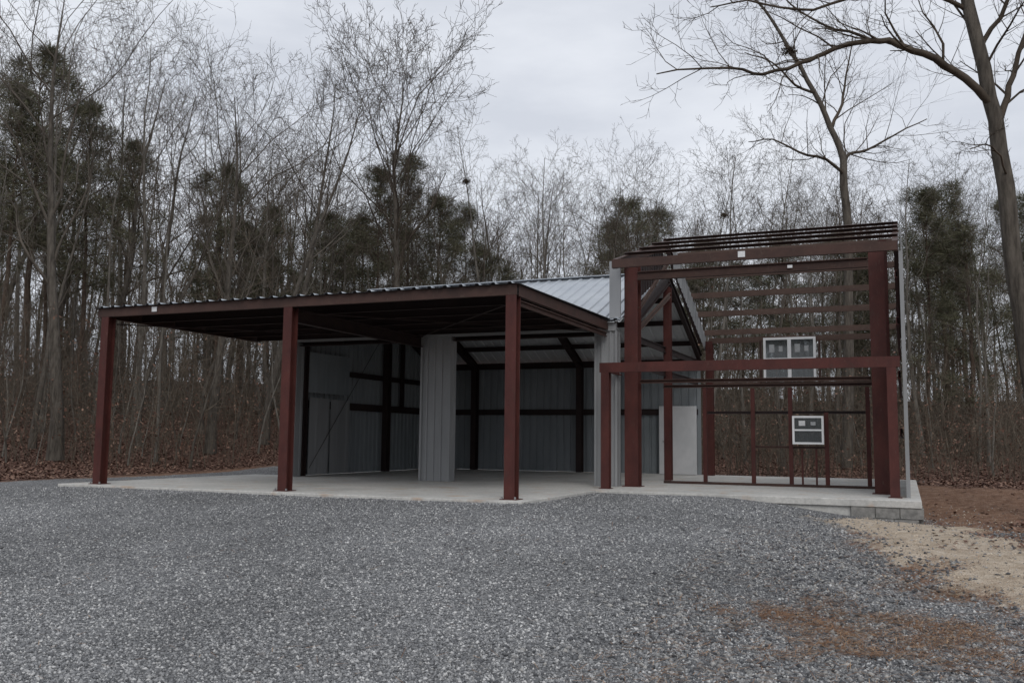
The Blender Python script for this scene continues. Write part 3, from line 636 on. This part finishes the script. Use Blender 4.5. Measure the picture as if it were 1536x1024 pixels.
limbA=[(-0.68,0.1,7.95),(-1.29,-0.1,8.4),(-1.96,-0.3,8.7),(-2.61,-0.5,8.85),(-3.1,-0.6,8.92),(-3.67,-0.65,8.85),(-4.2,-0.7,8.63),(-4.72,-0.8,8.37),(-5.39,-0.85,8.15),(-6.04,-0.9,8.22),(-6.8,-0.9,8.2),(-7.4,-0.9,8.1)]
customtree((X,Y,zb),[(0,trunk,0.215,0.09,7,2.0),(1,limbA,0.085,0.012,20,1.4),
 (1,[(-2.61,-0.5,8.85),(-3.1,-0.3,9.1),(-3.7,0,9.4),(-4.3,0.3,9.9),(-4.8,0.4,10.4)],0.04,0.012,7,1.3),
 (1,[(-0.62,0.1,7.5),(-0.3,0.2,8.2),(0.0,0.4,8.9),(0.35,0.5,9.8),(0.5,0.6,11)],0.075,0.03,8,1.5),
 (1,[(-0.85,0.15,9.1),(-0.5,0.0,9.7),(-0.25,-0.2,10.4),(-0.1,-0.3,11.2)],0.055,0.025,6,1.3),
 (1,[(-1.0,0.2,9.9),(-1.7,0.0,10.15),(-2.6,-0.2,10.2),(-3.6,-0.3,9.9),(-4.6,-0.4,9.6),(-5.6,-0.5,9.75),(-6.3,-0.5,9.6)],0.05,0.012,13,1.5),
 (1,[(-0.48,0.1,6.4),(-0.8,-0.4,6.75),(-1.3,-0.8,6.85),(-1.7,-1.0,6.7)],0.025,0.010,4,0.7)],7,'large old hardwood tree with long bare limb over frame',BARK,TWIG3)
X,Y=L2W((1268-768)/1393*34,34); zb=zat(X,Y); k=34/1393
def pp(x,y,dz=0): return ((x-1268+(x-768)*(700-y)/13300)*k,dz,1+34*math.tan(0.1044+math.atan((512-y+(x-768)*0.0106)/1393))-zb)
customtree((X,Y,zb),[(0,[pp(1268,700),pp(1270,600),pp(1268,480),pp(1266,340),pp(1258,262),pp(1258,235),pp(1240,190),pp(1215,140),pp(1180,80),pp(1150,30),pp(1120,-10)],0.21,0.04,9,2.4),
 (1,[pp(1258,250),pp(1275,225,0.5),pp(1310,212,1),pp(1350,190,1),pp(1400,165,1)],0.08,0.018,13,2.4),
 (1,[pp(1259,262),pp(1225,245,-0.5),pp(1180,240,-1),pp(1140,225,-1.2),pp(1105,228,-1.2)],0.07,0.016,10,2.1),
 (1,[pp(1240,190),pp(1262,150,0.5),pp(1275,100,1),pp(1285,40,1)],0.075,0.018,11,2.4),
 (1,[pp(1215,140),pp(1180,135,-0.5),pp(1140,110,-1),pp(1100,95,-1)],0.06,0.015,9,2.0)],9,'forked bare hardwood tree rising behind the steel frame',BARK,TWIG3)
qa=pp(1176,76); n3_=(X+qa[0]*C-qa[1]*SN,Y+qa[0]*SN+qa[1]*C,zb+qa[2])
def nest(loc,s):
    n=460; u=rs.normal(0,1,(n,3)); u/=np.linalg.norm(u,axis=1,keepdims=True); c=u*s*rs.rand(n,1)**0.6*np.array([1.1,1,0.75])
    e=rs.normal(0,1,(n,3))*s*0.30; f_=e*0.3+rs.normal(0,1,(n,3))*s*0.10
    V=np.stack([c,c+e,c+f_],1).reshape(-1,3)
    o=obj('leaf_nest',npmesh('leaf_nest',V,np.arange(3*n).reshape(n,3),LEAFD)); o.location=loc
    o['label']='dark round squirrel nest of leaves high in a tree'; o['category']='nest'; o['group']='squirrel nests in the treetops'
nest(n1,0.19); nest(n2,0.16); nest(n3_,0.26)
lo=[]
for i in range(4):
    o_=treeparts(200+i,16,0.10,0.22,13,0.26,kids=(0,6,3),maxlev=3,minr=0.010,a0=(0.4,0.9))
    Va,Fa=tubes(o_[0],4); Vb,Fb=tubes(o_[1]+o_[2],3); 
    pl=[([P[0],P[1],P[3]],[R[0],R[1],R[3]]) for P,R in o_[3]]
    Vc,Fc=tubes(pl,3)
    lo.append((np.concatenate([Va,Vb,Vc]),np.concatenate([Fa,Fb+len(Va),Fc+len(Va)+len(Vb)])))
Vs=[];Fs=[];off=0
for i in range(320):
    d=58+50*rs.rand(); x=rs.uniform(-150,1700); X,Y=L2W((x-768)/1393*d,d)
    V,F=lo[i%4]; z0=zat(X,Y); H=min(24,(1+(658-topy(x))/1393*d-z0)*rs.uniform(0.35,0.85)); s=H/16; a=rs.rand()*6.28
    R_=np.array([[math.cos(a),-math.sin(a),0],[math.sin(a),math.cos(a),0],[0,0,1]])
    Vs.append(V@R_.T*np.array([1.2*s,1.2*s,s])+np.array([X,Y,z0])); Fs.append(F+off); off+=len(V)
o=obj('distant_woods',npmesh('distant_woods',np.concatenate(Vs),np.concatenate(Fs),BRUSH)); o['kind']='stuff'
rngu=np.random.RandomState(5)
def brush(cnt0,dlo,dhi,hlo,hhi,leafp,name,mat,nb=4,spread=0.9):
    polys=[];lx=[];cnt=0
    while cnt<cnt0:
        d=dlo+(dhi-dlo)*rngu.rand()**0.9; x=rngu.uniform(-80,1640); X,Y=L2W((x-768)/1393*d,d)
        if not ok(X,Y): continue
        cnt+=1; z=zat(X,Y); h=rngu.uniform(hlo,hhi)*(0.4+0.6*rngu.rand()); p=np.array([X,Y,z-0.1]); dr=norm(np.array([rngu.normal(0,0.16),rngu.normal(0,0.16),1]))
        pts=[p]
        for i in range(3): dr=norm(dr+rngu.normal(0,0.11,3)); p=p+dr*h/3; pts.append(p)
        r=0.007+0.0030*h*rngu.rand(); polys.append((pts,[r,r*0.8,r*0.6,r*0.3]))
        for j in range(nb):
            f=rngu.uniform(0.2,0.97)*3; i=min(int(f),2); q=pts[i]+(pts[i+1]-pts[i])*(f-i); dd=norm(rngu.normal(0,1,3)+np.array([0,0,spread]))
            l=h*rngu.uniform(0.12,0.35); e=q+dd*l+np.array([0,0,0.1*l]); polys.append(([q,(q+e)/2+rngu.normal(0,0.06*l,3),e],[r*0.5,r*0.4,r*0.25]))
            if rngu.rand()<leafp: lx.append(e)
    V,F=tubes(polys,3); o=obj(name,npmesh(name,V,F,mat)); o['kind']='stuff'
    return lx
lx=brush(2300,26,45,0.6,5.5,0.20,'undergrowth',BRUSH,8,0.5)
lx+=brush(4600,42,66,2.5,9.0,0.06,'dense_thicket',BRUSH,8,0.5)
n=len(lx)*7; c=np.repeat(np.array(lx),7,0)+rs.normal(0,0.14,(n,3)); e=rs.normal(0,0.03,(n,3)); f_=rs.normal(0,0.03,(n,3))
V=np.stack([c,c+e,c+e+f_,c+f_],1).reshape(-1,3); o=obj('dry_leaves',npmesh('dry_leaves',V,np.arange(4*n).reshape(n,4),LEAF)); o['kind']='stuff'
# ---------------------------------------------------------------- world, sun, camera
w=bpy.data.worlds.new('World'); S.world=w; w.use_nodes=True; nt=w.node_tree
bg=nt.nodes['Background']
sky=nt.nodes.new('ShaderNodeTexSky'); sky.sky_type='NISHITA'; sky.sun_disc=False; sky.sun_elevation=math.radians(42); sky.sun_rotation=math.radians(150)
bg.inputs['Strength'].default_value=0.148
tc=nt.nodes.new('ShaderNodeTexCoord'); mp=nt.nodes.new('ShaderNodeMapping'); mp.inputs['Scale'].default_value=(1,1,3.2)
nt.links.new(tc.outputs['Generated'],mp.inputs['Vector'])
n1_=nt.nodes.new('ShaderNodeTexNoise'); n1_.inputs['Scale'].default_value=3.0; n1_.inputs['Detail'].default_value=7; n1_.inputs['Roughness'].default_value=0.55
nt.links.new(mp.outputs[0],n1_.inputs['Vector'])
r=ramp(nt,[(0.34,(4.5,4.72,5.2)),(0.64,(5.75,5.95,6.35))]); nt.links.new(n1_.outputs['Fac'],r.inputs['Fac'])
mx=nt.nodes.new('ShaderNodeMixRGB'); mx.inputs[0].default_value=0.96
nt.links.new(sky.outputs[0],mx.inputs[1]); nt.links.new(r.outputs['Color'],mx.inputs[2]); nt.links.new(mx.outputs[0],bg.inputs['Color'])
sl=bpy.data.lights.new('sun','SUN'); sl.energy=1.2; sl.angle=math.radians(35); sl.color=(1,0.97,0.93)
so=bpy.data.objects.new('sun',sl); COL.objects.link(so); so.rotation_euler=(math.radians(48),0,math.radians(30))
cam=bpy.data.cameras.new('camera'); cam.sensor_width=36; cam.lens=1393/1536*36; cam.clip_end=3000; cam.clip_start=0.1
co=bpy.data.objects.new('camera',cam); COL.objects.link(co); co.location=(0,0,1.0)
Mx=mathutils.Matrix.Rotation(0.4003,4,'Z')@mathutils.Matrix.Rotation(math.pi/2+0.1044,4,'X')@mathutils.Matrix.Rotation(0.01058,4,'Z')
co.rotation_euler=Mx.to_euler()
S.camera=co
S.view_settings.view_transform='Standard'; S.view_settings.look='None'; S.view_settings.exposure=0
